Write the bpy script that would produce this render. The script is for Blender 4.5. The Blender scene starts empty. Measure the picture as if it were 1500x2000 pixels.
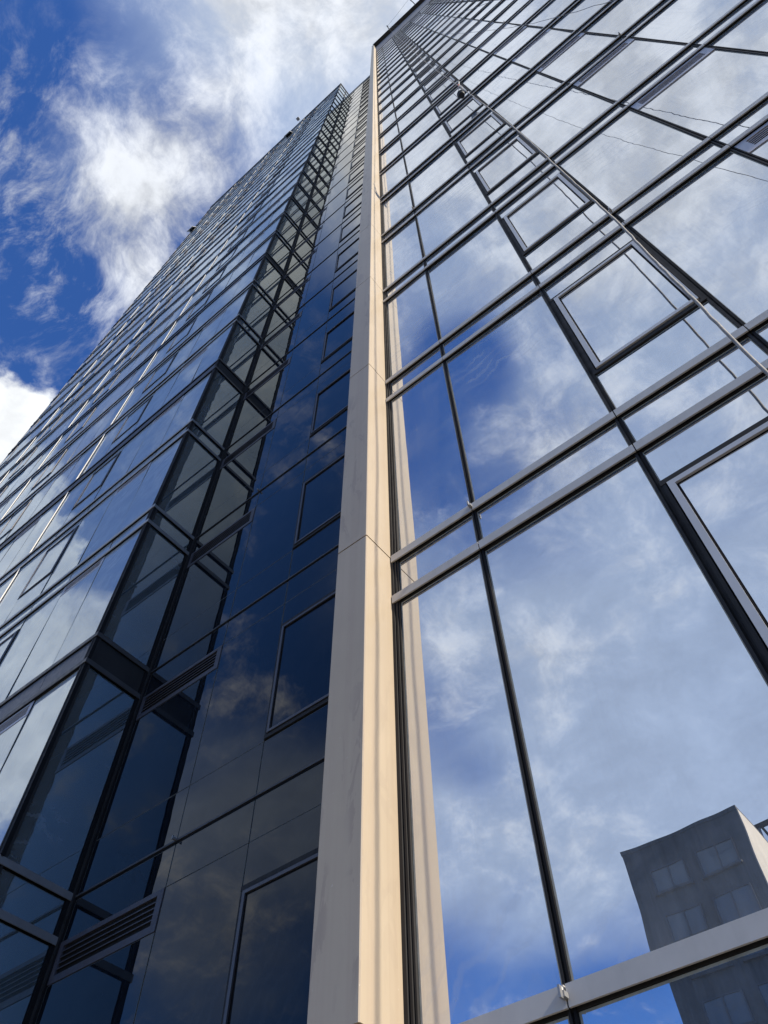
import bpy, bmesh, math, random
from mathutils import Vector, Matrix
random.seed(7)
SC = bpy.context.scene
COL = SC.collection
H = 1.6                      # eye height: plan coordinates below are measured from the eye

# ------------------------------------------------------------------ camera
F = 1497.12
ROT = ((0.7772, 0.6292, -0.0104), (-0.5302, 0.6458, -0.5494), (-0.3389, 0.4326, 0.8355))
cam_d = bpy.data.cameras.new('camera')
cam = bpy.data.objects.new('camera', cam_d); COL.objects.link(cam)
cam_d.sensor_fit = 'VERTICAL'; cam_d.sensor_height = 36; cam_d.sensor_width = 27
cam_d.lens = 36 * F / 2000.0
cam_d.clip_start = 0.05; cam_d.clip_end = 5000
r0, r1, r2 = [Vector(r).normalized() for r in ROT]
m = Matrix((r0, -r1, -r2)).transposed().to_4x4()
m.translation = (0, 0, H)
cam.matrix_world = m
SC.camera = cam

def project(q):
    v = Vector((q[0], q[1], q[2]))
    c = (r0.dot(v), r1.dot(v), r2.dot(v))
    if c[2] < 0.05: return None
    return (750 + F * c[0] / c[2], 1000 + F * c[1] / c[2])

def clip_area(pts):
    P = [project(q) for q in pts]
    if any(p is None for p in P): return 0.0
    for ax, lim, sg in ((0, 0, 1), (0, 1500, -1), (1, 0, 1), (1, 2000, -1)):
        out = []
        for i in range(len(P)):
            a, b = P[i - 1], P[i]
            ia, ib = (a[ax] - lim) * sg >= 0, (b[ax] - lim) * sg >= 0
            if ia != ib:
                t = (lim - a[ax]) / (b[ax] - a[ax])
                out.append((a[0] + t * (b[0] - a[0]), a[1] + t * (b[1] - a[1])))
            if ib: out.append(b)
        P = out
        if not P: return 0.0
    return abs(sum(P[i - 1][0] * P[i][1] - P[i][0] * P[i - 1][1] for i in range(len(P)))) / 2

# ------------------------------------------------------------------ materials
class N:
    def __init__(self, name):
        self.m = bpy.data.materials.new(name); self.m.use_nodes = True
        self.t = self.m.node_tree; self.t.nodes.clear()
        self.out = self.t.nodes.new('ShaderNodeOutputMaterial')
    def n(self, typ, **kw):
        nd = self.t.nodes.new(typ)
        for k, v in kw.items(): setattr(nd, k, v)
        return nd
    def l(self, a, b): self.t.links.new(a, b)
    def val(self, sock, v): sock.default_value = v
    def pos(self):
        return self.n('ShaderNodeNewGeometry').outputs['Position']
    def mapping(self, src, scale, rot=(0, 0, 0), loc=(0, 0, 0)):
        mp = self.n('ShaderNodeMapping'); mp.inputs['Scale'].default_value = scale
        mp.inputs['Rotation'].default_value = rot; mp.inputs['Location'].default_value = loc
        self.l(src, mp.inputs['Vector']); return mp.outputs['Vector']
    def noise(self, vec, scale, detail=4, rough=0.55, dist=0.0):
        nd = self.n('ShaderNodeTexNoise'); nd.inputs['Scale'].default_value = scale
        nd.inputs['Detail'].default_value = detail; nd.inputs['Roughness'].default_value = rough
        nd.inputs['Distortion'].default_value = dist
        self.l(vec, nd.inputs['Vector']); return nd.outputs['Fac']
    def ramp(self, fac, a, b, c0=(0, 0, 0, 1), c1=(1, 1, 1, 1)):
        r = self.n('ShaderNodeValToRGB'); e = r.color_ramp.elements
        e[0].position = a; e[0].color = c0; e[1].position = b; e[1].color = c1
        self.l(fac, r.inputs['Fac']); return r.outputs['Color']
    def smooth(self, fac, a, b, lo=0.0, hi=1.0):
        r = self.n('ShaderNodeMapRange', interpolation_type='SMOOTHSTEP')
        for k, v in (('From Min', a), ('From Max', b), ('To Min', lo), ('To Max', hi)): r.inputs[k].default_value = v
        self.l(fac, r.inputs['Value']); return r.outputs['Result']
    def math(self, op, a, b=None, c=None):
        nd = self.n('ShaderNodeMath', operation=op)
        for i, s in enumerate((a, b, c)):
            if s is None: continue
            if isinstance(s, (int, float)): nd.inputs[i].default_value = s
            else: self.l(s, nd.inputs[i])
        return nd.outputs[0]
    def mix(self, fac, a, b, blend='MIX'):
        nd = self.n('ShaderNodeMix', data_type='RGBA', blend_type=blend)
        for s, i in ((fac, 0), (a, 6), (b, 7)):
            if isinstance(s, (int, float)): nd.inputs[i].default_value = s
            elif isinstance(s, tuple): nd.inputs[i].default_value = s if len(s) == 4 else (*s, 1)
            else: self.l(s, nd.inputs[i])
        return nd.outputs[2]
    def done(self, shader):
        self.l(shader, self.out.inputs['Surface']); return self.m

def paint(name, col, rough=0.5, metal=0.0, var=0.12, scale=3.0, streak=0.0, bump=0.0, spec=0.5):
    k = N(name); p = k.pos()
    b = k.n('ShaderNodeBsdfPrincipled')
    f = k.noise(p, scale, 5, 0.6)
    lo = tuple(c * (1 - var) for c in col); hi = tuple(min(1, c * (1 + var)) for c in col)
    c = k.ramp(f, 0.3, 0.7, (*lo, 1), (*hi, 1))
    if streak:
        s = k.noise(k.mapping(p, (14, 14, 0.35)), 1.0, 4, 0.6)
        c = k.mix(k.smooth(s, 0.5, 0.75, 0, streak), c, tuple(x * 0.55 for x in col))
    k.l(c, b.inputs['Base Color'])
    rr = k.smooth(k.noise(p, scale * 4, 4), 0.3, 0.7, max(0.05, rough - 0.08), min(1, rough + 0.08))
    k.l(rr, b.inputs['Roughness']); b.inputs['Metallic'].default_value = metal; b.inputs['Specular IOR Level'].default_value = spec
    if bump:
        bp = k.n('ShaderNodeBump'); bp.inputs['Strength'].default_value = 0.4; bp.inputs['Distance'].default_value = bump
        k.l(k.noise(p, 40, 4), bp.inputs['Height']); k.l(bp.outputs[0], b.inputs['Normal'])
    return k.done(b.outputs[0])

def glass(name, f0, tint, body, dust=0.12, smear=0.10, wave=0.0009, dustcol=(0.42, 0.46, 0.5), rough=0.0, power=5.0, haze=0.0, graze=0.0):
    k = N(name); p = k.pos()
    # slow waviness of toughened glass
    bp = k.n('ShaderNodeBump'); bp.inputs['Strength'].default_value = 1.0; bp.inputs['Distance'].default_value = wave
    k.l(k.noise(p, 1.6, 2, 0.4), bp.inputs['Height'])
    lw = k.n('ShaderNodeLayerWeight'); lw.inputs['Blend'].default_value = 0.5
    k.l(bp.outputs[0], lw.inputs['Normal'])
    fr = k.math('POWER', lw.outputs['Facing'], power)
    fr = k.math('MULTIPLY_ADD', fr, 1 - f0, f0)
    gl = k.n('ShaderNodeBsdfAnisotropic'); gl.inputs['Color'].default_value = (*tint, 1); gl.inputs['Roughness'].default_value = rough
    k.l(bp.outputs[0], gl.inputs['Normal'])
    df = k.n('ShaderNodeBsdfDiffuse'); df.inputs['Color'].default_value = (*body, 1)
    mx = k.n('ShaderNodeMixShader'); k.l(fr, mx.inputs[0]); k.l(df.outputs[0], mx.inputs[1]); k.l(gl.outputs[0], mx.inputs[2])
    # dried rain: fine vertical streaks, patchy film and wiping arcs
    st = k.smooth(k.noise(k.mapping(p, (26, 26, 0.9)), 1.0, 5, 0.65), 0.42, 0.78)
    patch = k.smooth(k.noise(p, 0.9, 4, 0.6), 0.36, 0.70)
    grain = k.smooth(k.noise(p, 60, 3, 0.6), 0.4, 0.8, 0.6, 1.0)
    d1 = k.math('MULTIPLY', k.math('MULTIPLY', st, patch), grain)
    film = k.math('MULTIPLY', k.smooth(k.noise(p, 2.3, 5, 0.65), 0.35, 0.75), 0.55)
    wv = k.n('ShaderNodeTexWave', wave_type='RINGS', rings_direction='Y')
    wv.inputs['Scale'].default_value = 2.2; wv.inputs['Distortion'].default_value = 9.0
    wv.inputs['Detail'].default_value = 3.5; wv.inputs['Detail Scale'].default_value = 1.6
    k.l(k.mapping(p, (1, 1, 0.8), (0, 0.4, 0)), wv.inputs['Vector'])
    arcs = k.math('MULTIPLY', k.smooth(wv.outputs['Fac'], 0.72, 0.98), k.smooth(k.noise(p, 0.75, 3), 0.52, 0.68))
    d = k.math('ADD', k.math('MULTIPLY', k.math('ADD', d1, film), dust), k.math('MULTIPLY', arcs, smear))
    gz = k.math('MULTIPLY_ADD', k.math('POWER', lw.outputs['Facing'], 2.0), graze, 1.0)
    d = k.math('MINIMUM', k.math('MULTIPLY', k.math('ADD', d, haze), gz), 0.62)
    dd = k.n('ShaderNodeBsdfDiffuse'); dd.inputs['Color'].default_value = (*dustcol, 1)
    m2 = k.n('ShaderNodeMixShader'); k.l(d, m2.inputs[0]); k.l(mx.outputs[0], m2.inputs[1]); k.l(dd.outputs[0], m2.inputs[2])
    return k.done(m2.outputs[0])

def stone():
    k = N('beige_cladding'); p = k.pos()
    b = k.n('ShaderNodeBsdfPrincipled')
    f = k.noise(p, 1.3, 5, 0.6)
    c = k.ramp(f, 0.3, 0.7, (0.392, 0.322, 0.232, 1), (0.436, 0.360, 0.262, 1))
    # darker vertical streaks
    s = k.noise(k.mapping(p, (16, 16, 0.12)), 1.0, 4, 0.6)
    c = k.mix(k.smooth(s, 0.42, 0.70, 0, 0.45), c, (0.36, 0.28, 0.205))
    # dried water marks with crisp edges
    w = k.noise(k.mapping(p, (9, 9, 2.2)), 1.0, 5, 0.62, 0.8)
    msk = k.smooth(k.noise(k.mapping(p, (4, 4, 0.35)), 1.0, 2), 0.48, 0.60)
    sx_ = k.n('ShaderNodeSeparateXYZ'); k.l(k.n('ShaderNodeNewGeometry').outputs['Normal'], sx_.inputs[0])
    msk = k.math('MULTIPLY', msk, k.smooth(k.math('MULTIPLY', sx_.outputs[1], -1.0), 0.5, 0.9, 0.25, 1.0))
    c = k.mix(k.math('MULTIPLY', k.smooth(w, 0.525, 0.55, 0, 0.42), msk), c, (0.25, 0.195, 0.155))
    sp = k.smooth(k.noise(p, 45, 2), 0.74, 0.8, 0, 0.35)
    c = k.mix(sp, c, (0.66, 0.6, 0.54))
    k.l(c, b.inputs['Base Color']); b.inputs['Roughness'].default_value = 0.42
    return k.done(b.outputs[0])

def concrete():
    k = N('stained_concrete'); p = k.pos()
    b = k.n('ShaderNodeBsdfPrincipled')
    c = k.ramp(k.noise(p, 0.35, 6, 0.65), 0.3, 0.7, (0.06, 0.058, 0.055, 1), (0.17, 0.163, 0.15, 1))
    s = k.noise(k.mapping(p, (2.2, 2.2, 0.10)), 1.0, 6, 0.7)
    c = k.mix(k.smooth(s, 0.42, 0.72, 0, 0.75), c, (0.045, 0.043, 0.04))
    k.l(c, b.inputs['Base Color']); b.inputs['Roughness'].default_value = 0.85
    return k.done(b.outputs[0])

MAT = dict(
    coated=glass('coated_blue_glass', 0.76, (0.92, 0.95, 0.99), (0.016, 0.022, 0.030), 0.16, 0.10, 0.0013, (0.62, 0.66, 0.70), haze=0.07, graze=0.9),
    coated_side=glass('coated_silver_glass', 0.54, (0.88, 0.95, 0.97), (0.016, 0.022, 0.030), 0.10, 0.12, 0.0012, (0.66, 0.70, 0.72), haze=0.17, graze=2.6),
    dark=glass('dark_navy_glass', 0.045, (0.96, 0.92, 0.84), (0.003, 0.0055, 0.010), 0.022, 0.015, 0.0012, power=4.2),
    teal=glass('dark_teal_glass', 0.34, (0.88, 0.95, 0.96), (0.042, 0.060, 0.067), 0.08, 0.14, 0.0012, haze=0.05),
    alu=paint('grey_aluminium', (0.46, 0.445, 0.42), 0.5, 0.0, 0.08, 5, 0.15),
    dalu=paint('dark_aluminium', (0.085, 0.083, 0.085), 0.45, 0.0, 0.1, 5, 0.15),
    salu=paint('aluminium_with_painted_shade', (0.17, 0.168, 0.17), 0.5, 0.0, 0.1, 5, 0.15),  # grey aluminium darkened to put the return's shade into its colour
    mline=paint('thin_dark_bar', (0.045, 0.044, 0.045), 0.5, 0.0, 0.1),
    black=paint('black_frame', (0.008, 0.008, 0.009), 0.65, 0.0, 0.2, spec=0.15),
    rib=paint('charcoal_frame', (0.026, 0.025, 0.025), 0.65, 0.0, 0.2, spec=0.2),
    sash=paint('pale_sash_aluminium', (0.50, 0.505, 0.51), 0.4, 0.0, 0.06),
    msash=paint('grey_sash_aluminium', (0.065, 0.065, 0.075), 0.4, 0.0, 0.08),
    gasket=paint('weathered_sealant', (0.38, 0.37, 0.31), 0.7, 0.0, 0.25, 12),
    caulk=paint('dark_sealant', (0.085, 0.09, 0.085), 0.7, 0.0, 0.25, 12),
    band=paint('grey_band_panel', (0.105, 0.105, 0.115), 0.5, 0.0, 0.2, 4, 0.3),
    fin=paint('white_fin', (0.55, 0.55, 0.535), 0.4, 0.0, 0.05),
    louvre=paint('louvre_frame_grey', (0.50, 0.49, 0.52), 0.5, 0.0, 0.08),
    mlouvre=paint('louvre_frame_charcoal', (0.060, 0.057, 0.068), 0.5, 0.0, 0.1),
    slot=paint('louvre_void', (0.004, 0.004, 0.004), 0.9, 0.0, 0.0),
    crown=paint('crown_louvre_grey', (0.16, 0.16, 0.18), 0.55, 0.0, 0.12),
    soffit=paint('bronze_soffit', (0.10, 0.088, 0.075), 0.6, 0.0, 0.15),
    stone=stone(), concrete=concrete(),
    roof=paint('roof_membrane', (0.25, 0.25, 0.25), 0.9),
    rope=paint('white_rope', (0.26, 0.25, 0.235), 0.8, 0.0, 0.3, 30),
    rubber=paint('black_rubber', (0.015, 0.015, 0.016), 0.6),
    orange=paint('orange_strap', (0.55, 0.13, 0.05), 0.6),
    white=paint('white_webbing', (0.6, 0.58, 0.54), 0.7),
    steel=paint('galvanised_steel', (0.30, 0.30, 0.30), 0.45, 0.6),
    asphalt=paint('asphalt', (0.055, 0.055, 0.057), 0.9, 0.0, 0.3, 6, 0, 0.004),
    paving=paint('paving', (0.20, 0.19, 0.18), 0.85, 0.0, 0.18, 2.5, 0, 0.003),
    winglass=glass('apartment_glass', 0.10, (0.9, 0.95, 1), (0.13, 0.15, 0.16), 0.05, 0.0),
    beige=paint('cream_render_and_sunlit_side', (0.55, 0.50, 0.42), 0.85, 0.0, 0.1, 0.8, 0.2),
)

# ------------------------------------------------------------------ mesh builder
class MB:
    def __init__(s): s.v = []; s.f = []; s.mi = []; s.mats = []
    def mid(s, key):
        if key not in s.mats: s.mats.append(key)
        return s.mats.index(key)
    def add(s, verts, faces, key):
        o = len(s.v); s.v += [tuple(v) for v in verts]; i = s.mid(key) if isinstance(key, str) else None
        for n, f in enumerate(faces):
            s.f.append([o + a for a in f]); s.mi.append(i if i is not None else s.mid(key[n]))
    def box(s, x0, x1, y0, y1, z0, z1, key):
        if x0 > x1: x0, x1 = x1, x0
        v = [(x0, y0, z0), (x1, y0, z0), (x1, y1, z0), (x0, y1, z0), (x0, y0, z1), (x1, y0, z1), (x1, y1, z1), (x0, y1, z1)]
        s.add(v, [(0, 3, 2, 1), (4, 5, 6, 7), (0, 1, 5, 4), (1, 2, 6, 5), (2, 3, 7, 6), (3, 0, 4, 7)], key)
    def prism(s, poly, z0, z1, key):
        n = len(poly)
        v = [(x, y, z0) for x, y in poly] + [(x, y, z1) for x, y in poly]
        f = [tuple(reversed(range(n))), tuple(range(n, 2 * n))] + [(i, (i + 1) % n, n + (i + 1) % n, n + i) for i in range(n)]
        s.add(v, f, key)
    def pane(s, plane, a0, a1, z0, z1, c, key, th=0.02, rim=0.011, rimkey='gasket', tilt=0.0035):
        """a glass pane: plane 'y' faces -Y at y=c, plane 'x' faces +X at x=c; small mounting tilt; sealed rim"""
        if a0 > a1: a0, a1 = a1, a0
        ta, tz = random.gauss(0, tilt), random.gauss(0, tilt)
        ca, cz = (a0 + a1) / 2, (z0 + z1) / 2
        lim = 0.011
        def off(a, z): return max(-lim, min(lim, ta * (a - ca) + tz * (z - cz)))
        def pt(a, z, d):
            if plane == 'y': return (a, c + off(a, z) + d, z)
            return (c - off(a, z) - d, a, z)
        O = [(a0, z0), (a1, z0), (a1, z1), (a0, z1)]
        I = [(a0 + rim, z0 + rim), (a1 - rim, z0 + rim), (a1 - rim, z1 - rim), (a0 + rim, z1 - rim)]
        v = [pt(*q, 0) for q in O] + [pt(*q, 0) for q in I] + [pt(*q, th) for q in O]
        f = [(4, 5, 6, 7)] + [(i, (i + 1) % 4, 4 + (i + 1) % 4, 4 + i) for i in range(4)]
        f += [(i, 8 + i, 8 + (i + 1) % 4, (i + 1) % 4) for i in range(4)] + [(11, 10, 9, 8)]
        if plane == 'x': pass
        s.add(v, f, [key] + [rimkey] * 8 + ['black'])
    def tube(s, pts, r, key, n=8, caps=True):
        pts = [Vector(p) for p in pts]; rs = r if isinstance(r, (list, tuple)) else [r] * len(pts)
        v = []; up = Vector((0.3, 1, 0.1)).normalized()
        for i, p in enumerate(pts):
            t = (pts[min(i + 1, len(pts) - 1)] - pts[max(i - 1, 0)]).normalized()
            a = t.cross(up).normalized(); b = t.cross(a)
            for j in range(n):
                w = 2 * math.pi * j / n
                v.append(p + (a * math.cos(w) + b * math.sin(w)) * rs[i])
        f = [(i * n + j, i * n + (j + 1) % n, (i + 1) * n + (j + 1) % n, (i + 1) * n + j) for i in range(len(pts) - 1) for j in range(n)]
        if caps: f += [tuple(reversed(range(n))), tuple((len(pts) - 1) * n + j for j in range(n))]
        s.add(v, f, key)
    def build(s, name, parent=None, base=None, smooth=False):
        """base: world point used as the object's origin"""
        xs = [v[0] for v in s.v]; ys = [v[1] for v in s.v]; zs = [v[2] for v in s.v]
        if base is None: base = ((min(xs) + max(xs)) / 2, (min(ys) + max(ys)) / 2, min(zs))
        me = bpy.data.meshes.new(name)
        me.from_pydata([(x - base[0], y - base[1], z - base[2]) for x, y, z in s.v], [], s.f)
        for k in s.mats: me.materials.append(MAT[k])
        me.polygons.foreach_set('material_index', s.mi)
        bm = bmesh.new(); bm.from_mesh(me); bmesh.ops.recalc_face_normals(bm, faces=bm.faces); bm.to_mesh(me); bm.free()
        if smooth: me.polygons.foreach_set('use_smooth', [True] * len(me.polygons))
        o = bpy.data.objects.new(name, me); COL.objects.link(o)
        w = Vector((base[0], base[1], base[2] + H))
        if parent is not None:
            o.parent = parent; pw = Vector(parent['_w']); o.location = w - pw
        else: o.location = w
        o['_w'] = tuple(w)
        return o

def tag(o, label=None, cat=None, group=None, kind=None):
    if label: o['label'] = label
    if cat: o['category'] = cat
    if group: o['group'] = group
    if kind: o['kind'] = kind
    return o
def empty(name, loc):
    o = bpy.data.objects.new(name, None); COL.objects.link(o); o.location = (loc[0], loc[1], loc[2] + H)
    o['_w'] = (loc[0], loc[1], loc[2] + H); o.empty_display_size = 0.5
    return o

# ------------------------------------------------------------------ the tower
P = 3.5
G = -H                                   # ground level seen from the eye
tower = empty('glass_tower', (-6, 3.0, G))
tag(tower, 'tall blue glass high-rise with a beige corner pillar and a recessed dark glass bay', 'building')
parts = {}                                # name -> list of (area, builder, child_builder, label)
def part(name, quad, fn, child=None, label=None):
    parts.setdefault(name, []).append((clip_area(quad), fn, child, label))
def quad_y(a0, a1, z0, z1, c): return [(a0, c, z0), (a1, c, z0), (a1, c, z1), (a0, c, z1)]
def quad_x(a0, a1, z0, z1, c): return [(c, a0, z0), (c, a1, z0), (c, a1, z1), (c, a0, z1)]

def add_pane(name, plane, a0, a1, z0, z1, c, key, rimkey='gasket', rim=0.011, tilt=0.0048):
    q = (quad_y if plane == 'y' else quad_x)(a0, a1, z0, z1, c)
    part(name, q, lambda mb: mb.pane(plane, a0, a1, z0, z1, c, key, rim=rim, rimkey=rimkey, tilt=tilt))

def add_casement(a0, a1, z0, z1, c, key, framekey, barkey, sidekey, sw=0.042, bar=0.054, rside=True):
    """an opening light: dark bars and jambs, pale sash frame standing proud, its own pane"""
    if a0 > a1: a0, a1 = a1, a0
    def fr(mb):
        y0, y1 = c - 0.014, c + 0.02
        mb.box(a0, a1, y0 - 0.004, y1, z0 - bar, z0 - 0.006, barkey)
        mb.box(a0, a1, y0 - 0.004, y1, z1 + 0.006, z1 + bar, barkey)
        mb.box(a0, a0 + 0.030, y0, y1, z0 - 0.006, z1 + 0.006, sidekey)
        if rside: mb.box(a1 - 0.030, a1, y0, y1, z0 - 0.006, z1 + 0.006, sidekey)
        b0, b1 = a0 + 0.040, a1 - (0.040 if rside else 0.006)
        f0, f1 = c - 0.030, c + 0.012
        g = 0.006
        for (p0, p1, q0, q1) in ((b0, b0 + sw, z0 + g, z1 - g), (b1 - sw, b1, z0 + g, z1 - g), (b0 + sw, b1 - sw, z0 + g, z0 + g + sw), (b0 + sw, b1 - sw, z1 - g - sw, z1 - g)):
            mb.box(p0, p1, f0, f1, q0, q1, framekey)
        # inner bead
        e0, e1, t0, t1 = b0 + sw, b1 - sw, z0 + g + sw, z1 - g - sw
        for (p0, p1, q0, q1) in ((e0, e0 + .008, t0, t1), (e1 - .008, e1, t0, t1), (e0 + .008, e1 - .008, t0, t0 + .008), (e0 + .008, e1 - .008, t1 - .008, t1)):
            mb.box(p0, p1, c - 0.012, c + 0.012, q0, q1, 'black')
        mb.box(a0 + 0.030, a1 - 0.03, c + 0.012, c + 0.02, z0 - 0.006, z1 + 0.006, 'black')
    def ch(mb):
        b0, b1 = a0 + 0.040 + sw + .009, a1 - (0.040 if rside else 0.006) - sw - .009
        mb.pane('y', b0, b1, z0 + .006 + sw + .009, z1 - .006 - sw - .009, c - 0.006, key, th=0.012, rim=0.006, rimkey='black')
    part('casement_window', quad_y(a0, a1, z0, z1, c), fr, ch)

def add_louvre(a0, a1, z0, z1, c, framekey, nslot=4, mx=0.09, m0=0.08, m1=0.075):
    if a0 > a1: a0, a1 = a1, a0
    s0, s1, t0, t1 = a0 + mx, a1 - mx, z0 + m0, z1 - m1
    def fr(mb):
        y0, y1 = c - 0.010, c + 0.02
        mb.box(a0, a1, y0, y1, z0, t0, framekey); mb.box(a0, a1, y0, y1, t1, z1, framekey)
        mb.box(a0, s0, y0, y1, t0, t1, framekey); mb.box(s1, a1, y0, y1, t0, t1, framekey)
    def ch(mb):
        mb.box(s0, s1, c + 0.016, c + 0.02, t0, t1, 'slot')
        st = (t1 - t0) / nslot
        for i in range(1, nslot):
            z = t0 + i * st
            mb.box(s0, s1, c - 0.008, c - 0.003, z - 0.005, z + 0.006, framekey)
            mb.box(s0, s1, c - 0.0029, c + 0.012, z - 0.001, z + 0.004, 'slot')  # slat body painted black for the shade between the slats
    part('louvre_vent', quad_y(a0, a1, z0, z1, c), fr, ch)

def transom_y(mb, a0, a1, front, back, z, h, key, gaps=(), lip=0.012):
    es = [a0] + sorted(g for g in gaps if a0 < g < a1) + [a1]
    for i in range(len(es) - 1):
        p = es[i] + (0.004 if i else 0); q = es[i + 1] - (0.004 if i < len(es) - 2 else 0)
        mb.box(p, q, front, front + lip, z, z + h, key)
        mb.box(p, q, front + lip, back, z + h - 0.010, z + h, key)
    mb.box(a0 + 0.003, a1 - 0.003, front + lip, back, z + 0.012, z + h - 0.010, 'black')  # black body paints in the shade of the groove under the bar
    mb.box(a0 + 0.003, a1 - 0.003, back - 0.010, back - 0.001, z - 0.006, z + 0.012, 'rib')

# ---- right wing: the wide bright facade -------------------------------------
YR, YF = 2.990, 2.952
ZU, ZL, TH = 4.908, 4.405, 0.085
X0 = -2.263
MUL = [-1.459, -0.205, 0.80, 1.92, 3.03, 4.14, 5.25, 6.36, 7.47, 8.58, 9.69, 10.8]
KR = 24
ZTOP = ZU + P * KR + TH
edges = [X0 + 0.068 - 0.02] + MUL
TYPE = {2: 'w', 4: 'v', 6: 'w', 8: 'v', 10: 'w'}
for k in range(-2, KR):
    lo = ZU + P * k + TH if k > -2 else G + 0.12
    hi = ZL + P * (k + 1)
    for i in range(len(edges) - 1):
        a0, a1 = edges[i] + 0.02, edges[i + 1] - 0.02
        t = TYPE.get(i)
        if t == 'w' and k > -2:
            z0, z1 = 5.71 + P * k, 7.455 + P * k
            add_pane('glass_pane', 'y', a0, a1, lo + .004, z0 - .058, YR, 'coated')
            add_pane('glass_pane', 'y', a0, a1, z1 + .058, hi - .008, YR, 'coated')
            add_casement(a0 - .004, a1 + .004, z0, z1, YR, 'coated', 'sash', 'rib', 'rib')
        elif t == 'v':
            add_pane('glass_pane', 'y', a0, a1, lo + .004, hi - 0.355 - .006, YR, 'coated')
            add_louvre(a0, a1, hi - 0.355, hi - .008, YR, 'louvre', 5, 0.09, 0.075, 0.06)
        else:
            add_pane('glass_pane', 'y', a0, a1, lo + .004, hi - .008, YR, 'coated')
        add_pane('spandrel_pane', 'y', a0, a1, ZL + P * (k + 1) + TH + .004, ZU + P * (k + 1) - .008, YR, 'coated')
for k in range(-1, KR + 1):
    for z in (ZU + P * k, ZL + P * k):
        part('transom', quad_y(X0 + .009, 10.8, z, z + TH, YF), lambda mb, z=z: transom_y(mb, X0 + .009, 10.8, YF, YR + .004, z, TH, 'alu', MUL))
for i, x in enumerate(MUL[:-1]):
    def mul(mb, x=x, wide=(i in (1, 2))):
        w = 0.024 if wide else 0.0185
        mb.box(x - w, x - 0.006, YR - 0.014, YR + 0.02, G, ZTOP, 'rib')
        mb.box(x + 0.006, x + w, YR - 0.014, YR + 0.02, G, ZTOP, 'black')
        mb.box(x - 0.006, x + 0.006, YR - 0.004, YR + 0.02, G, ZTOP, 'black')
    part('mullion', quad_y(x - .02, x + .02, 0, ZTOP, YR), mul)
def jamb(mb):
    for j, (p, q, d) in enumerate(((0, .024, .030), (.024, .032, .0), (.032, .048, .022), (.048, .0535, .004), (.0535, .066, .014))):
        mb.box(X0 + p + .001, X0 + q, YR - d, YR + 0.02, G, ZTOP, 'rib' if j % 2 == 0 else 'black')
part('mullion', quad_y(X0, X0 + .066, 0, ZTOP, YR), jamb, None, 'ribbed black jamb beside the pillar')
def end_r(mb): mb.box(10.78, 10.83, YR - 0.03, YR + 0.02, G, 102.0, 'alu')
part('mullion', quad_y(10.78, 10.83, 0, 102, YR), end_r)
# little drainage clips where bars meet mullions
def clip_fn(x, y, z):
    def f(mb):
        mb.box(x - .012, x + .012, y - .034, y - .001, z + .028, z + .050, 'steel')
        mb.box(x - .005, x + .005, y - .052, y - .034, z + .020, z + .066, 'steel')
        mb.box(x - .016, x - .006, y - .022, y - .001, z + .05, z + .075, 'white')
    return f
for (i, k, z) in ((0, 0, ZU), (0, 3, ZU), (4, 3, ZU), (1, 6, ZU), (3, 9, ZU), (0, -1, ZU), (2, 1, ZU), (4, 7, ZU), (0, 9, ZU)):
    x, zz = MUL[i], z + P * k
    part('wall_clip', quad_y(x - .02, x + .02, zz, zz + .07, YF), clip_fn(x, YF, zz))
# crown of grey louvre panels and the overhanging bronze soffit
def crown(mb):
    z = ZTOP
    while z < 101.9:
        z2 = min(z + 0.58, 101.96)
        mb.box(X0 + .02, 10.8, YR - 0.012, YR + 0.02, z + .004, z2 - 0.03, 'crown')
        mb.box(X0 + .02, 10.8, YR - 0.004, YR + 0.02, z2 - 0.03, z2 + .004, 'black')
        z = z2
part('crown_panel', quad_y(X0, 10.8, ZTOP, 102, YR), crown)
def eave(mb):
    mb.box(-2.36, 10.9, 2.585, 3.6, 102.0, 102.45, 'soffit')
    mb.box(-2.37, 10.92, 2.570, 2.583, 101.97, 102.48, 'alu')
    for x in range(-2, 11, 2): mb.box(x, x + .012, 2.59, 3.0, 101.992, 101.998, 'black')
part('roof_eave', [(-2.3, 2.58, 102), (10.8, 2.58, 102), (10.8, 3.0, 102), (-2.3, 3.0, 102)], eave)

# ---- pillar ------------------------------------------------------------------
XPL, XPR, YP, YM = -2.565, X0, 2.657, 4.37
ZJ = 4.978
poly = [(XPL, YM - .012), (XPL, YP + .006), (XPL + .006, YP), (XPR - .006, YP), (XPR, YP + .006), (XPR, YR), (XPR - .1, YR), (XPR - .1, YM - .012)]
for k in range(-2, 28):
    z0 = ZJ + P * k + .008 if k > -2 else G
    z1 = min(ZJ + P * (k + 1) - .008, 101.9)
    if z1 <= z0: continue
    part('cladding_panel', quad_y(XPL, XPR, z0, z1, YP), lambda mb, z0=z0, z1=z1: mb.prism(poly, z0, z1, 'stone'))
def pcore(mb): mb.prism([(x + (.012 if x < -2.5 else -.012), y + (.012 if y < 3 else -.02)) for x, y in ((XPL, YM), (XPL, YP), (XPR, YP), (XPR, YR), (XPR - .08, YR), (XPR - .08, YM))], G, 101.5, 'slot')
part('pillar_core', quad_y(XPL, XPR, 0, 0.01, YP), pcore)
def pcap(mb): mb.box(XPL - .015, XPR - .02, YP - .015, 3.2, 101.905, 101.99, 'alu')
part('pillar_cap', quad_y(XPL, XPR, 101.9, 102, YP), pcap)

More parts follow.
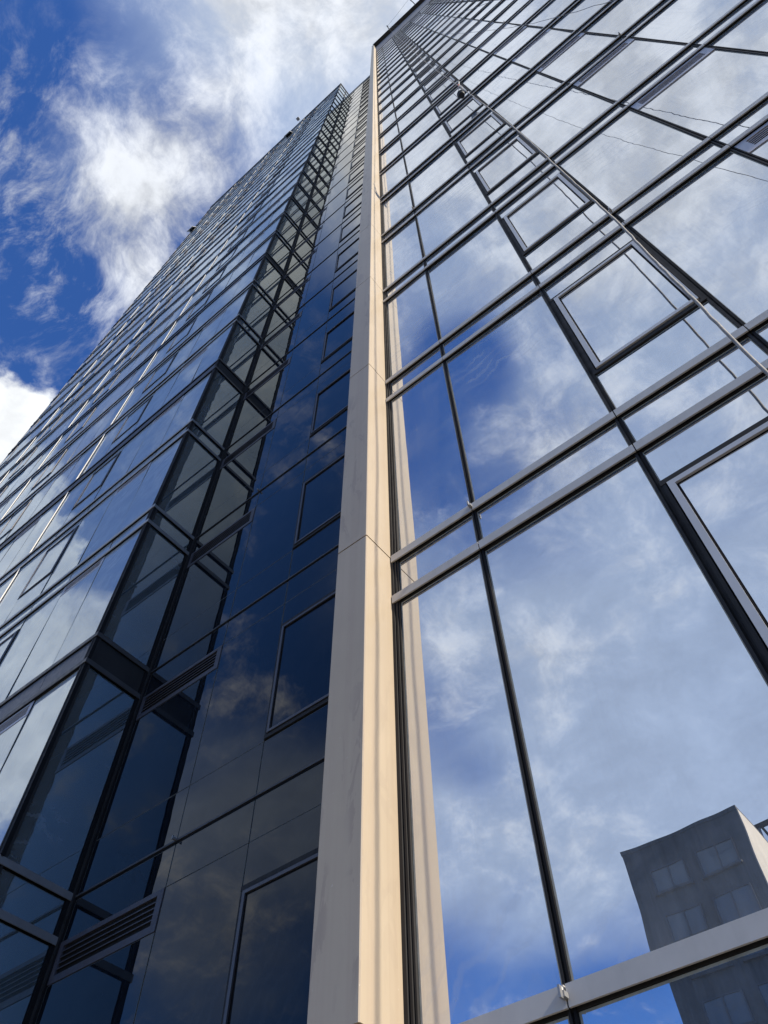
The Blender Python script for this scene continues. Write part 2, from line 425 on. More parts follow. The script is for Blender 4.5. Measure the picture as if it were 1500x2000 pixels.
# ---- recessed dark bay ---------------------------------------------------------
XI, V1, V2, V3 = -7.97, -6.29, -5.13, -3.62
def dpane(n, a0, a1, z0, z1): add_pane(n, 'y', a0, a1, z0, z1, YM, 'dark', 'caulk', 0.005, 0.0010)
KM = 25
MT = 94.6
for k in range(-1, KM + 1):
    b = P * k
    f0, f1 = 4.889 + b, 4.843 + P + b          # above this floor line .. under the next
    top = min(f1, MT - .1)
    for ci, (a0, a1) in enumerate(((XI + .05, V1 - .006), (V1 + .006, V2 - .006), (V2 + .006, V3 - .006), (V3 + .006, XPL - .002))):
        last = (k == KM)
        if last and ci >= 2: continue
        dpane('spandrel_pane', a0, a1, f0 + .004, 5.567 + b)
        if last: continue
        dpane('spandrel_pane', a0, a1, 4.372 + P + b, f1 - .004)
        if ci == 0:
            dpane('glass_pane', a0, a1, 5.573 + b, 7.425 + b)
            add_louvre(a0 - .02, a1, 7.43 + b, 7.866 + b, YM, 'mlouvre', 5, 0.085, 0.078, 0.055)
        elif ci == 2:
            dpane('glass_pane', a0 + .0, a1, 7.437 + b, 7.866 + b)
            add_casement(a0, a1, 5.642 + b, 7.37 + b, YM, 'dark', 'msash', 'rib', 'rib', 0.034, 0.055)
        else:
            dpane('glass_pane', a0, a1, 5.573 + b, 7.866 + b)
for k in range(-1, KM + 1):
    z = 4.845 + P * k
    def fl(mb, z=z):
        for a0, a1 in ((XI + .03, V1 - .003), (V1 + .003, V2 - .003), (V2 + .003, V3), (V3 + .006, XPL - .004)):
            mb.box(a0, a1, YM - .018, YM + .01, z + .020, z + .044, 'mline')
            mb.box(a0, a1, YM - .004, YM + .01, z, z + .020, 'black')
    part('transom', quad_y(XI, XPL - .5, z, z + .044, YM), fl)
def mback(mb):
    mb.box(XI, XPL + .01, YM + .0204, YM + .0214, G, MT - .05, 'caulk')
part('seal_backing', quad_y(XI, XI + .01, 4, 4.01, YM), mback)
def mopen(mb):
    mb.box(V2 + .01, XPL - .01, YM - .02, YM + .02, 91.8, 92.3, 'rib')
    mb.box(V2 + .01, XPL - .01, YM + .30, YM + .32, 92.3, 94.45, 'slot')
    for z in (92.8, 93.3, 93.8): mb.box(V2 + .01, XPL - .01, YM + .1, YM + .26, z, z + .03, 'dalu')
    mb.box(V2 + .01, XPL - .01, YM - .02, YM + .3, 94.45, 94.6, 'rib')
part('plant_opening', quad_y(V2, XPL, 92, 94.5, YM), mopen)
def mcop(mb): mb.box(XI, V2 + .01, YM - .03, YM + .25, 94.5, 94.62, 'alu')
part('parapet_coping', quad_y(XI, V2, 94.5, 94.6, YM), mcop)
for (x, k) in ((V1, 0), (V1, 2), (V1, 5), (V1, 8)):
    z = 4.85 + P * k
    part('wall_clip', quad_y(x - .02, x + .02, z, z + .07, YM), clip_fn(x, YM - .016, z))

# ---- left wing: front and narrow return ------------------------------------------
XS, XSG, YL, YLG = -7.97, -8.008, 3.349, 3.390
LU, LL = 4.833, 4.342
CW = 1.176
NB = 19
CX = [XS - CW * i for i in range(NB + 1)]
XE = CX[NB]
KL = 28
LT = 105.7
def rows(k):
    if k % 3 == 1: return (LU + P * k + .045, LL + P * k)     # deeper band every third floor
    return (LU + P * k, LL + P * k)
for k in range(-2, KL + 1):
    u0 = rows(k)[0] + TH if k > -2 else G + .1
    l1 = rows(k + 1)[1] if k < KL else LT - .55
    band = (k + 1) % 3 == 1
    for i in range(NB):
        a1 = (CX[i] - .006) if i else (-8.085)
        a0 = CX[i + 1] + .006
        j = i % 5
        if j == 4: a0 += .02
        if j == 3 and -2 < k < KL:
            z0, z1 = 5.80 + P * k, 7.50 + P * k
            add_pane('glass_pane', 'y', a0, a1, u0 + .004, z0 - .03, YLG, 'coated_side')
            add_pane('glass_pane', 'y', a0, a1, z1 + .03, l1 - .006, YLG, 'coated_side')
            add_casement(a0, a1, z0, z1, YLG, 'coated_side', 'crown', 'rib', 'rib', 0.030, 0.028)
        elif j == 1 and k < KL:
            add_pane('glass_pane', 'y', a0, a1, u0 + .004, l1 - .285, YLG, 'coated_side')
            add_louvre(a0, a1, l1 - .28, l1 - .006, YLG, 'louvre', 5, .07, .06, .045)
        else:
            add_pane('glass_pane', 'y', a0, a1, u0 + .004, l1 - .006, YLG, 'coated_side')
        if k < KL:
            s0, s1 = rows(k + 1)[1] + TH + .004, rows(k + 1)[0] - .006
            if band:
                part('band_panel', quad_y(a0, a1, s0, s1, YLG), lambda mb, a0=a0, a1=a1, s0=s0, s1=s1: mb.box(a0, a1, YLG - .012, YLG + .02, s0, s1, 'band'))
            else:
                add_pane('spandrel_pane', 'y', a0, a1, s0, s1, YLG, 'coated_side')
        if j == 4 and i < NB - 1 or i == NB - 1:
            if i < NB - 1 and k > -2:
                x = CX[i + 1]
                part('fin', quad_y(x - .1, x + .1, u0, l1, YL), lambda mb, x=x, z0=u0, z1=l1: (mb.box(x - .016, x + .016, YL + .0, YLG + .018, z0 + .01, z1 - .012, 'fin'), mb.box(x + .017, x + .026, YLG - .016, YLG + .018, z0 + .01, z1 - .012, 'black')))
    # narrow return
    for (q0, q1, n) in ((3.452, 4.285, 0),) + (((4.40, 5.9, 1), (5.92, 7.4, 1)) if P * k > 88.5 else ()):
        add_pane('glass_pane', 'x', q0, q1, u0 + .004, l1 - .006, XSG, 'teal', 'black', .008, .0010)
        if k < KL:
            s0, s1 = rows(k + 1)[1] + TH + .004, rows(k + 1)[0] - .006
            if band: part('band_panel', quad_x(q0, q1, s0, s1, XSG), lambda mb, q0=q0, q1=q1, s0=s0, s1=s1: mb.box(XSG - .02, XSG + .010, q0, q1, s0, s1, 'rib'), None, 'dark panel on the shaded return')
            else: add_pane('spandrel_pane', 'x', q0, q1, s0, s1, XSG, 'teal', 'black', .008, .0010)
for k in range(-1, KL + 1):
    for z in rows(k):
        ye = YM - .02 if z < 93.5 else 7.4
        def tr(mb, z=z, ye=ye, key='mline' if k % 3 == 1 else 'alu'):
            transom_y(mb, XE - .05, XS, YL, YLG + .004, z, TH, key, [CX[i] for i in range(1, NB, 1)] if False else [CX[i] for i in (1, 3, 5, 8, 10, 13, 15, 18)])
            # along the return, mitred behind the front plate
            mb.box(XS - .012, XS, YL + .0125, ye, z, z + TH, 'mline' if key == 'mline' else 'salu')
            mb.box(XSG - .004, XS - .0125, YL + .05, ye, z + TH - .010, z + TH, 'dalu')
            mb.box(XSG - .004, XS - .0125, YL + .05, ye, z + .012, z + TH - .011, 'black')
        part('transom', quad_y(XE, XS, z, z + TH, YL), tr)
def cpost(mb):
    mb.box(-8.085, XS - .018, YL + .016, 3.45, G, LT - .5, 'black')
    mb.box(-8.083, -8.055, YL + .010, YL + .016, G, LT - .5, 'rib')
    mb.box(XS - .018, XS - .013, 3.42, 3.448, G, LT - .5, 'rib')
part('corner_post', quad_y(-8.09, XS, 0, LT, YL), cpost)
def ipost(mb):
    mb.box(XSG - .02, XS - .014, 4.288, YM + .01, G, MT - .1, 'black')
    mb.box(XS - .0135, XS + .012, 4.335, YM + .004, G, MT - .1, 'rib')
    mb.box(XS + .012, XS + .046, YM - .016, YM + .01, G, MT - .1, 'black')
part('corner_post', quad_x(4.29, 4.37, 0, MT, XS), ipost)
for i in range(1, NB):
    if i % 5 == 0: continue
    x = CX[i]
    part('mullion', quad_y(x - .006, x + .006, 0, LT, YLG), lambda mb, x=x: mb.box(x - .006, x + .006, YLG - .003, YLG + .018, G, LT - .5, 'black'))
def lcop(mb):
    mb.box(XE - .06, XS + .01, YL - .02, YLG + .5, LT - .50, LT - .42, 'dalu')
    mb.box(XE - .04, XS - .012, YLG - .01, YLG + .5, LT - .42, LT - .12, 'crown')
    mb.box(XE - .08, XS + .03, YL - .05, YLG + .6, LT - .12, LT, 'dalu')
    mb.box(XSG - .4, XS + .01, YLG + .51, 9.0, LT - .50, LT - .42, 'dalu')
    mb.box(XSG - .4, XS - .012, YLG + .51, 9.0, LT - .42, LT - .12, 'crown')
    mb.box(XSG - .4, XS + .03, YLG + .61, 9.0, LT - .12, LT, 'dalu')
part('parapet_coping', quad_y(XE, XS, LT - .5, LT, YL), lcop)
# two lights left open high on the left wing
def open_light(x, z):
    h, hw, an = 0.95, 0.42, 0.38
    def f(mb):
        mb.box(x - hw, x + hw, YLG - .004, YLG - .002, z, z + h, 'slot')
        c, s = math.cos(an), math.sin(an)
        y1, z0, zt = YLG - .01 - h * s, z + h - h * c, z + h
        for (p, q, key, d) in ((x - hw - .04, x - hw, 'fin', .04), (x + hw, x + hw + .04, 'fin', .04), (x - hw, x + hw, 'teal', .014)):
            mb.add([(p, YLG - .01, zt), (q, YLG - .01, zt), (q, y1, z0), (p, y1, z0), (p, YLG - .01 - d, zt + .01), (q, YLG - .01 - d, zt + .01), (q, y1 - d, z0 + .01), (p, y1 - d, z0 + .01)],
                   [(0, 1, 2, 3), (7, 6, 5, 4), (0, 4, 5, 1), (1, 5, 6, 2), (2, 6, 7, 3), (3, 7, 4, 0)], key)
        mb.box(x - hw - .04, x + hw + .04, y1 - .05, y1 + .02, z0 - .04, z0 - .001, 'fin')
    return f
for (x, z) in ((CX[6] - .4, 6.3 + P * 26), (XE + .8, 6.3 + P * 24)):
    part('open_light', quad_y(x - .6, x + .6, z, z + 1.6, YL - .3), open_light(x, z))
def fixture_(mb):  # small white fixture on a bracket at the roof edge
    mb.tube([(-14.6, YL - .02, LT - .05), (-14.6, YL - .30, LT + .25)], .03, 'fin')
    mb.box(-14.8, -14.4, YL - .62, YL - .25, LT + .18, LT + .34, 'fin')
part('roof_fixture', quad_y(-14.8, -14.4, LT, LT + .4, YL), fixture_)
# cores behind the glass and roofs
def core(mb):
    mb.box(X0 - .05, 10.8, YR + .024, 16, G, 101.95, 'slot')
    mb.box(X0 - .05, 10.8, 3.0, 16, 102.46, 102.6, 'roof')
    mb.box(XI - .02, X0 - .06, YM + .34, 15.9, G, 94.4, 'slot')
    mb.box(XI - .02, V2, YM + .022, YM + .33, G, 94.4, 'slot')
    mb.box(V2 + .001, X0 - .06, YM + .022, YM + .33, G, 91.8, 'slot')
    mb.box(XE, XSG - .024, YLG + .024, 15.8, G, LT - .1, 'slot')
    mb.box(XE - .03, XE - .001, YLG - .02, 15.8, G, LT - .12, 'band')
    mb.box(10.801, 10.83, YR + .03, 16, G, 102.0, 'band')
part('inner_core', quad_y(0, .01, 4, 4.01, YR), core)

CAP = 100
for name, lst in parts.items():
    order = sorted(range(len(lst)), key=lambda i: -lst[i][0])
    seen = order[:CAP] if len(lst) > CAP else order
    for i in seen:
        a, fn, ch, lab = lst[i]
        mb = MB(); fn(mb); o = mb.build(name, tower)
        if lab: o['label'] = lab
        if ch:
            cb = MB(); ch(cb); cb.build('pane' if name == 'casement_window' else 'grille', o)
    rest = order[len(seen):]
    if rest:
        mb = MB(); cb = MB()
        for i in rest:
            lst[i][1](mb)
            if lst[i][2]: lst[i][2](cb)
        o = mb.build(name, tower); o['kind'] = 'stuff'
        if cb.v:
            c = cb.build('pane' if name == 'casement_window' else 'grille', o); c['kind'] = 'stuff'

# ------------------------------------------------------------------ rope-access gear
def spline(pts, n=10, wob=0.0, seed=1):
    rnd = random.Random(seed); P_ = [Vector(p) for p in pts]; out = []
    for i in range(len(P_) - 1):
        a, b, c, d = P_[max(i - 1, 0)], P_[i], P_[i + 1], P_[min(i + 2, len(P_) - 1)]
        for j in range(n):
            t = j / n
            q = 0.5 * ((2 * b) + (c - a) * t + (2 * a - 5 * b + 4 * c - d) * t * t + (3 * b - a - 3 * c + d) * t ** 3)
            out.append(q + Vector((rnd.uniform(-wob, wob), rnd.uniform(-wob, wob), 0)))
    out.append(P_[-1]); return out
mb = MB()
mb.tube(spline([(.64, 2.56, G + .3), (.60, 2.57, 2), (.60, 2.585, 4), (.62, 2.58, 5), (.64, 2.59, 6), (.665, 2.58, 7), (.68, 2.60, 8.5), (.685, 2.58, 10), (.70, 2.575, 12), (.69, 2.565, 14.5), (.66, 2.56, 17), (.62, 2.56, 20), (.56, 2.575, 24), (.48, 2.60, 30), (.38, 2.58, 40), (.22, 2.57, 65), (.09, 2.56, 90), (.05, 2.56, 101.4)], 8, 0.003), .0105, 'rope', 8)
mb.tube([(.05, 2.555, 101.2), (.05, 2.555, 101.75)], .06, 'white', 8)
mb.tube([(.05, 2.555, 101.75), (.05, 2.45, 102.6), (.03, 2.32, 102.75)], .012, 'rope', 6)
tag(mb.build('work_rope', None, (.6, 2.57, G), True), 'pale taut rope hanging straight down close to the glass, carrying the bucket', 'rope', 'rope-access lines')
ca, sa = math.cos(math.radians(-12)), math.sin(math.radians(-12))
def slack(zs, r, label, seed):
    pts = [(.03 + s * ca, 2.3 + s * sa, z) for s, z in zs]
    mb = MB(); mb.tube(spline(pts, 8, .006, seed), r, 'rope', 6)
    tag(mb.build('work_rope', None, (pts[-1][0], pts[-1][1], pts[-1][2]), True), label, 'rope', 'rope-access lines')
slack([(0, 102.8), (.45, 85), (.85, 68), (1.25, 52), (1.6, 39), (2.25, 27), (2.6, 21.2), (2.95, 15.5), (3.15, 12), (3.5, 6), (3.8, 1), (3.95, G + .02)], .006, 'slack thin rope swinging outward from the roof hoist arm, nearest the hoist tip', 3)
slack([(.02, 102.7), (.35, 80), (.75, 58), (1.15, 38), (1.45, 27), (1.75, 20), (2.0, 15.5), (2.3, 12.2), (2.55, 9.6), (2.75, 7), (2.95, 3), (3.05, G + .02)], .004, 'thinnest slack rope, seen mostly as a wavy dark reflection in the upper glass', 5)
# roof hoist arm
t = empty('roof_hoist', (.03, 3.4, 102.6 - 0)); 
tag(t, 'small dark steel rope hoist arm leaning over the bronze roof edge', 'hoist')
mb = MB(); mb.tube([(.03, 3.3, 102.62), (.03, 2.55, 103.1), (.03, 2.24, 103.2)], .05, 'rib', 8); mb.build('arm', t)
mb = MB(); mb.box(-.25, .31, 3.15, 3.75, 102.6, 102.7, 'rib'); mb.tube([(.03, 3.45, 102.7), (.03, 3.0, 102.9)], .04, 'steel', 8); mb.build('base', t)
mb = MB(); mb.tube([(-.03, 2.27, 103.12), (.09, 2.27, 103.12)], .10, 'rubber', 14); mb.build('pulley', t)
mb = MB(); mb.tube([(3.75, 2.75, 102.5), (3.72, 2.35, 103.6), (3.6, 1.8, 104.6)], .05, 'rib', 8); mb.box(3.6, 3.9, 2.62, 2.9, 102.46, 102.55, 'rib')
tag(mb.build('roof_mast', None, (3.75, 2.75, 102.46)), 'thin dark mast tilting out from the roof edge right of the hoist', 'mast')
mb = MB(); mb.tube([(.04, 2.27, 103.2), (1.9, 2.05, 104.0), (3.6, 1.8, 104.6)], .012, 'rope', 6)
tag(mb.build('guy_line', None, (.04, 2.27, 103.2)), 'fine grey line stretched between the hoist arm and the tilted mast', 'cable')
# bucket clipped to the rope
bx, by, bz = .52, 2.68, 20.9
t = empty('work_bucket', (bx, by, bz)); tag(t, 'black work bucket with orange and white straps clipped to the taut rope', 'bucket')
mb = MB()
n = 20; prof = [(0, 0), (.080, 0), (.088, .015), (.105, .25), (.113, .25), (.113, .27), (.100, .27), (.080, .025), (0, .025)]
v = []; f = []
for (r, z) in [(r * .85, z * .9) for r, z in prof]:
    for j in range(n): v.append((bx + r * math.cos(2 * math.pi * j / n), by + r * math.sin(2 * math.pi * j / n), bz + z))
for i in range(len(prof) - 1):
    for j in range(n): f.append((i * n + j, i * n + (j + 1) % n, (i + 1) * n + (j + 1) % n, (i + 1) * n + j))
mb.add(v, f, 'rubber'); mb.build('pail', t, (bx, by, bz), True)
for dx, dy, key in ((-.105, 0, 'white'), (.105, .0, 'white'), (0, .105, 'rubber')):
    mb = MB(); mb.tube([(bx + dx, by + dy, bz + .26), (bx + .08 + dx * .4, by - .09 + dy * .4, bz + .55), (.612, 2.565, bz + .85)], .011, key, 6); mb.build('strap', t)
mb = MB(); mb.tube([(.585, 2.60, bz + .70), (.612, 2.56, bz + .9)], .024, 'orange', 8); mb.tube([(.60, 2.58, bz + .85), (.66, 2.52, bz + 1.0)], .02, 'white', 8); mb.build('sling', t)

# ------------------------------------------------------------------ ground
mb = MB(); mb.box(-900, 900, -900, 900, G - .5, G, 'asphalt'); tag(mb.build('ground'), kind='structure')
mb = MB(); mb.box(-60, 40, -3.2, 20, G + .004, G + .13, 'paving'); tag(mb.build('pavement'), kind='structure')
mb = MB(); mb.box(-60, 40, -24, -14, G + .004, G + .13, 'paving'); tag(mb.build('far_pavement'), kind='structure')

# ------------------------------------------------------------------ neighbours across the street (seen in the glass)
t = empty('apartment_block', (-13, -44, G)); tag(t, 'grey concrete apartment block mirrored in the lower right glass, one side sunlit', 'building')
bx0, bx1, by0, by1, bt = -16.9, -9.07, -49, -40, 29.6
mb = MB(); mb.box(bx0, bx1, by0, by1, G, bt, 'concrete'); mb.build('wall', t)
mb = MB(); mb.box(bx1 + .001, bx1 + .06, by0, by1 - .02, G, bt, 'beige'); tag(mb.build('side_wall', t), 'side wall slab with sunlight painted into its pale colour')  # slab over the concrete, its pale colour stands in for sunlight
mb = MB(); mb.box(bx0 - .03, bx1 + .03, by0 - .03, by1 + .03, bt, bt + .25, 'concrete'); mb.build('roof', t)
def window(x0, x1, z0, z1, y):
    mb = MB(); d = .10; w = .09
    mb.box(x0 - w, x1 + w, y, y + d, z0 - w, z0, 'dalu'); mb.box(x0 - w, x1 + w, y, y + d, z1, z1 + w, 'dalu')
    mb.box(x0 - w, x0, y, y + d, z0, z1, 'dalu'); mb.box(x1, x1 + w, y, y + d, z0, z1, 'dalu')
    xm = (x0 + x1) / 2; mb.box(xm - .04, xm + .04, y + .02, y + d - .01, z0, z1, 'dalu')
    mb.box(x0 - .2, x1 + .2, y, y + .22, z0 - .22, z0 - w - .001, 'concrete')
    o = mb.build('window', t)
    p = MB(); p.box(x0, xm - .04, y + .004, y + .03, z0, z1, 'winglass'); p.box(xm + .04, x1, y + .004, y + .03, z0, z1, 'winglass'); p.build('pane', o)
for r in range(9):
    z = 26.5 - 2.95 * r
    window(-15.4, -13.2, z, z + 1.45, by1); window(-12.2, -10.0, z - (.35 if r % 2 else 0), z + 1.45, by1)
for r in range(9):
    z = 25.6 - 2.95 * r
    mb = MB(); mb.box(bx1 + .061, bx1 + .10, -46.5, -44.6, z, z + 1.5, 'dalu'); o = mb.build('window', t)
    p = MB(); p.box(bx1 + .101, bx1 + .12, -46.4, -44.7, z + .1, z + 1.4, 'winglass'); p.build('pane', o)
t = empty('balcony_block', (-7, -56, G)); tag(t, 'pale block with open steel framed roof terrace, mirrored at the right glass edge', 'building')
mb = MB(); mb.box(-10.3, 6, -64, -50, G, 31.0, 'beige'); mb.build('wall', t)
mb = MB(); mb.box(-10.6, 6.3, -50.3, -49.9, 33.9, 34.2, 'louvre'); mb.box(-10.6, 6.3, -54.4, -54.0, 33.9, 34.2, 'louvre')
for x in range(-10, 7): mb.box(x, x + .15, -53.99, -50.31, 33.95, 34.15, 'louvre'); mb.build('roof', t)
for x in (-10.2, -8.4, -6.2, -3.5, -.5, 2.5, 5.7):
    mb = MB(); mb.box(x, x + .18, -50.2, -50.02, 31.0, 33.9, 'crown'); mb.box(x, x + .18, -54.3, -54.1, 31.0, 33.9, 'crown'); mb.build('post', t)
for x0, x1 in ((-10.0, -8.4), (-8.2, -6.2), (-6.0, -3.5), (-3.3, -.5), (-.3, 2.5)):
    mb = MB(); mb.box(x0, x1, -50.1, -50.06, 31.1, 32.2, 'winglass'); mb.build('balustrade', t)
    mb = MB(); mb.box(x0, x1, -50.14, -50.04, 32.2, 32.3, 'rib'); mb.build('rail', t)

# ------------------------------------------------------------------ sky, clouds and sun
SUN_EL = math.radians(36); tanaz = 0.068
sx, sy = 1.0, -tanaz; nn = math.hypot(sx, sy); sx, sy = sx / nn, sy / nn
sd = Vector((sx * math.cos(SUN_EL), sy * math.cos(SUN_EL), math.sin(SUN_EL)))
L = bpy.data.lights.new('sun', 'SUN'); L.energy = 5.0; L.angle = math.radians(0.8); L.color = (1.0, 0.89, 0.72)
so = bpy.data.objects.new('sun', L); COL.objects.link(so); so.rotation_euler = sd.to_track_quat('Z', 'Y').to_euler(); so.location = (40, -10, 60)
W = bpy.data.worlds.new('World'); SC.world = W; W.use_nodes = True
nt = W.node_tree; nt.nodes.clear()
K = N.__new__(N); K.t = nt; K.m = None
out = nt.nodes.new('ShaderNodeOutputWorld'); bg = nt.nodes.new('ShaderNodeBackground'); bg.inputs['Strength'].default_value = 0.068
K.l(bg.outputs[0], out.inputs['Surface'])
sky = nt.nodes.new('ShaderNodeTexSky'); sky.sky_type = 'NISHITA'; sky.sun_disc = False
sky.sun_elevation = SUN_EL; sky.sun_rotation = math.atan2(sx, sy)
sky.altitude = 0; sky.air_density = 1.0; sky.dust_density = 0.3; sky.ozone_density = 3.0
tc = nt.nodes.new('ShaderNodeTexCoord'); sp = nt.nodes.new('ShaderNodeSeparateXYZ'); K.l(tc.outputs['Generated'], sp.inputs[0])
zc = K.math('MAXIMUM', sp.outputs[2], 0.10)
u = K.math('DIVIDE', sp.outputs[0], zc); v = K.math('DIVIDE', sp.outputs[1], zc)
cb = nt.nodes.new('ShaderNodeCombineXYZ'); K.l(u, cb.inputs[0]); K.l(v, cb.inputs[1]); uv = cb.outputs[0]
zg = K.math('ADD', K.math('MAXIMUM', sp.outputs[2], 0.0), 0.40)
cb2 = nt.nodes.new('ShaderNodeCombineXYZ')
K.l(K.math('MULTIPLY', K.math('DIVIDE', sp.outputs[0], zg), 1.4), cb2.inputs[0]); K.l(K.math('MULTIPLY', K.math('DIVIDE', sp.outputs[1], zg), 1.4), cb2.inputs[1])
un = cb2.outputs[0]
# domain warp
wn = nt.nodes.new('ShaderNodeTexNoise'); wn.inputs['Scale'].default_value = 4.0; wn.inputs['Detail'].default_value = 3
K.l(un, wn.inputs['Vector'])
ws = nt.nodes.new('ShaderNodeVectorMath'); ws.operation = 'MULTIPLY_ADD'
K.l(wn.outputs['Color'], ws.inputs[0]); ws.inputs[1].default_value = (.14, .14, 0); K.l(un, ws.inputs[2])
uvw = ws.outputs[0]
def blob(cx, cy, r, w, rx=1.0, ang=0.0):
    mp = K.mapping(uv, (1 / (r * rx), 1 / r, 0)); 
    mp_node = nt.nodes[-1]
    mp_node.vector_type = 'TEXTURE'; mp_node.inputs['Location'].default_value = (cx, cy, 0)
    mp_node.inputs['Rotation'].default_value = (0, 0, ang); mp_node.inputs['Scale'].default_value = (r * rx, r, 1)
    ln = nt.nodes.new('ShaderNodeVectorMath'); ln.operation = 'LENGTH'; K.l(mp, ln.inputs[0])
    return K.smooth(ln.outputs['Value'], 0.0, 1.0, w, 0.0)
n1 = K.noise(uvw, 8.5, 12, 0.66); n2 = K.noise(uvw, 2.2, 5, 0.5)
field = K.math('ADD', K.math('MULTIPLY', n1, 0.85), K.math('MULTIPLY', n2, 0.25))
BLOBS = [  # cx, cy, radius, weight, stretch, angle
    (0.15, -0.20, 0.46, 0.34), (-0.06, -0.06, 0.20, 0.22), (0.25, -0.9, 0.75, 0.22),
    (-0.27, -0.05, 0.15, 0.20), (-0.37, -0.02, 0.13, 0.20), (-0.34, -0.10, 0.10, 0.10), (-0.42, 0.04, 0.09, 0.20), (-0.38, -0.17, 0.07, 0.10), (-0.28, -0.24, 0.09, -0.16),
    (-1.05, -0.42, 0.34, 0.36), (-1.5, -0.5, 0.45, 0.25), (-0.16, -0.60, 0.17, 0.20),
    (-0.40, -0.92, 0.36, 0.20), (-0.55, -1.40, 0.55, 0.14), (-0.85, -0.70, 0.16, 0.12),
    (-0.165, -0.385, 0.09, -0.30), (-0.29, -0.44, 0.13, -0.18), (-0.52, -0.19, 0.14, -0.14), (-0.31, -0.27, 0.09, -0.2),
    (-0.55, -0.01, 0.08, -0.2), (-0.70, -0.34, 0.13, -0.22), (-0.67, -1.05, 0.18, -0.12), (-1.45, -1.15, 0.45, 0.12), (-1.0, -1.7, 0.3, -.06), (-0.1, -1.25, 0.8, -0.12), (-0.75, -2.2, 0.35, -.2)]
VEIL = [(0.35, -0.35, 0.85, 0.80), (-0.05, 0.0, 0.24, 0.45), (-0.15, -1.15, 0.80, 0.62), (-0.55, -1.45, 0.75, 0.50), (-1.15, -0.45, 0.5, 0.3), (-0.36, -0.05, 0.14, 0.20), (-0.32, -0.25, 0.14, -0.3), (-0.54, -0.08, 0.12, -0.15), (-0.9, -1.1, 0.5, 0.16),
        (-0.50, -0.75, 0.30, 0.25), (-0.165, -0.40, 0.11, -0.55), (-0.30, -0.42, 0.12, -0.25), (-0.66, -1.12, 0.16, -0.25), (-0.85, -2.1, 0.3, -0.2), (-0.75, -1.7, 0.5, 0.25), (-1.25, -1.0, 0.65, 0.42), (-1.7, -1.4, 0.5, 0.3)]
for b in BLOBS: field = K.math('ADD', field, blob(*b))
dens = K.smooth(field, 0.57, 0.92)
# thin high veil between the heaps
n4 = K.noise(K.mapping(uvw, (1.0, 1.5, 1), (0, 0, .6)), 2.6, 6, 0.50)
veil = K.math('MULTIPLY', n4, 0.9)
for b in VEIL: veil = K.math('ADD', veil, blob(*b))
veil = K.smooth(veil, 0.44, 1.08, 0.0, 0.84)
# one crisp heap low on the left
cr = nt.nodes.new('ShaderNodeVectorMath'); cr.operation = 'DISTANCE'; K.l(uv, cr.inputs[0]); cr.inputs[1].default_value = (-1.10, 0.12, 0)
vo = nt.nodes.new('ShaderNodeTexNoise'); vo.inputs['Scale'].default_value = 9.0; vo.inputs['Detail'].default_value = 8; vo.inputs['Roughness'].default_value = 0.55; K.l(uv, vo.inputs['Vector'])
heap = K.math('ADD', K.math('SUBTRACT', 0.452, cr.outputs['Value']), K.math('MULTIPLY', K.math('SUBTRACT', vo.outputs['Fac'], 0.5), 0.30))
heapd = K.smooth(heap, -0.012, 0.03)
cr2 = nt.nodes.new('ShaderNodeVectorMath'); cr2.operation = 'DISTANCE'; K.l(uv, cr2.inputs[0]); cr2.inputs[1].default_value = (-1.25, -0.33, 0)
heap2 = K.math('ADD', K.math('SUBTRACT', 0.36, cr2.outputs['Value']), K.math('MULTIPLY', K.math('SUBTRACT', vo.outputs['Fac'], 0.5), 0.30))
heapd = K.math('MAXIMUM', heapd, K.smooth(heap2, -0.02, 0.12, 0.0, 0.9))
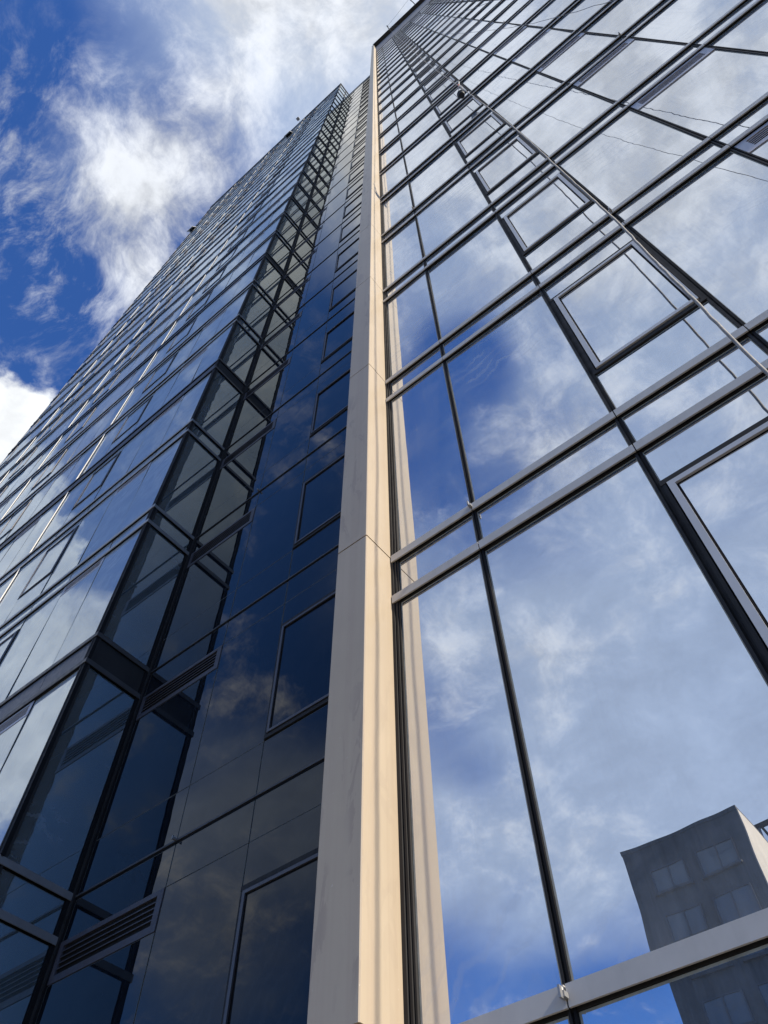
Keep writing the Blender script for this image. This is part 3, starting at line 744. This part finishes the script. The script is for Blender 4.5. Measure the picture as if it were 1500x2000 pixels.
# wind-torn wisps left of the main cloud
n5 = K.noise(K.mapping(uvw, (1.0, 2.0, 1), (0, 0, -.7)), 9.0, 11, 0.68)
wm = blob(-0.46, -0.10, 0.29, 1.5)
wisp = K.math('MULTIPLY', K.smooth(n5, 0.47, 0.74, 0.0, 0.75), K.math('MINIMUM', wm, 1.0))
dens = K.math('SUBTRACT', 1.0, K.math('MULTIPLY', K.math('SUBTRACT', 1.0, dens), K.math('SUBTRACT', 1.0, wisp)))
# light side / grey underside of the clouds: compare with the field a step towards the sun
so2 = nt.nodes.new('ShaderNodeVectorMath'); so2.operation = 'ADD'; K.l(uvw, so2.inputs[0]); so2.inputs[1].default_value = (.06, -.005, 0)
n3 = K.noise(so2.outputs[0], 8.5, 9, 0.62)
shade = K.smooth(K.math('SUBTRACT', n3, n1), -0.16, 0.16, 1.04, 0.70)
thick = K.smooth(field, 0.8, 1.25, 1.0, 0.86)
lum = K.math('MULTIPLY', shade, thick)
ccol = nt.nodes.new('ShaderNodeVectorMath'); ccol.operation = 'SCALE'; ccol.inputs[0].default_value = (9.0, 9.4, 10.1); K.l(lum, ccol.inputs['Scale'])
skc = K.mix(1.0, sky.outputs[0], (0.62, 1.10, 1.90), 'MULTIPLY')
vl = K.smooth(n1, 0.3, 0.7, 0.86, 1.08)
vcol = nt.nodes.new('ShaderNodeVectorMath'); vcol.operation = 'SCALE'; vcol.inputs[0].default_value = (6.0, 7.2, 9.2); K.l(vl, vcol.inputs['Scale'])
colr = K.mix(veil, skc, vcol.outputs[0])
colr = K.mix(dens, colr, ccol.outputs[0])
hl = nt.nodes.new('ShaderNodeVectorMath'); hl.operation = 'SCALE'; hl.inputs[0].default_value = (10.4, 10.7, 11.0)
K.l(K.smooth(K.math('SUBTRACT', n3, n1), -0.2, 0.2, 1.04, 0.86), hl.inputs['Scale'])
colr = K.mix(heapd, colr, hl.outputs[0])
K.l(colr, bg.inputs['Color'])

SC.view_settings.view_transform = 'Standard'; SC.view_settings.look = 'None'
SC.view_settings.exposure = 0.57; SC.view_settings.gamma = 1.0
SC.cycles.max_bounces = 10; SC.cycles.glossy_bounces = 8; SC.cycles.diffuse_bounces = 3
SC.cycles.caustics_reflective = False; SC.cycles.caustics_refractive = False
SC.cycles.use_denoising = True
for o in COL.objects:
    if '_w' in o: del o['_w']
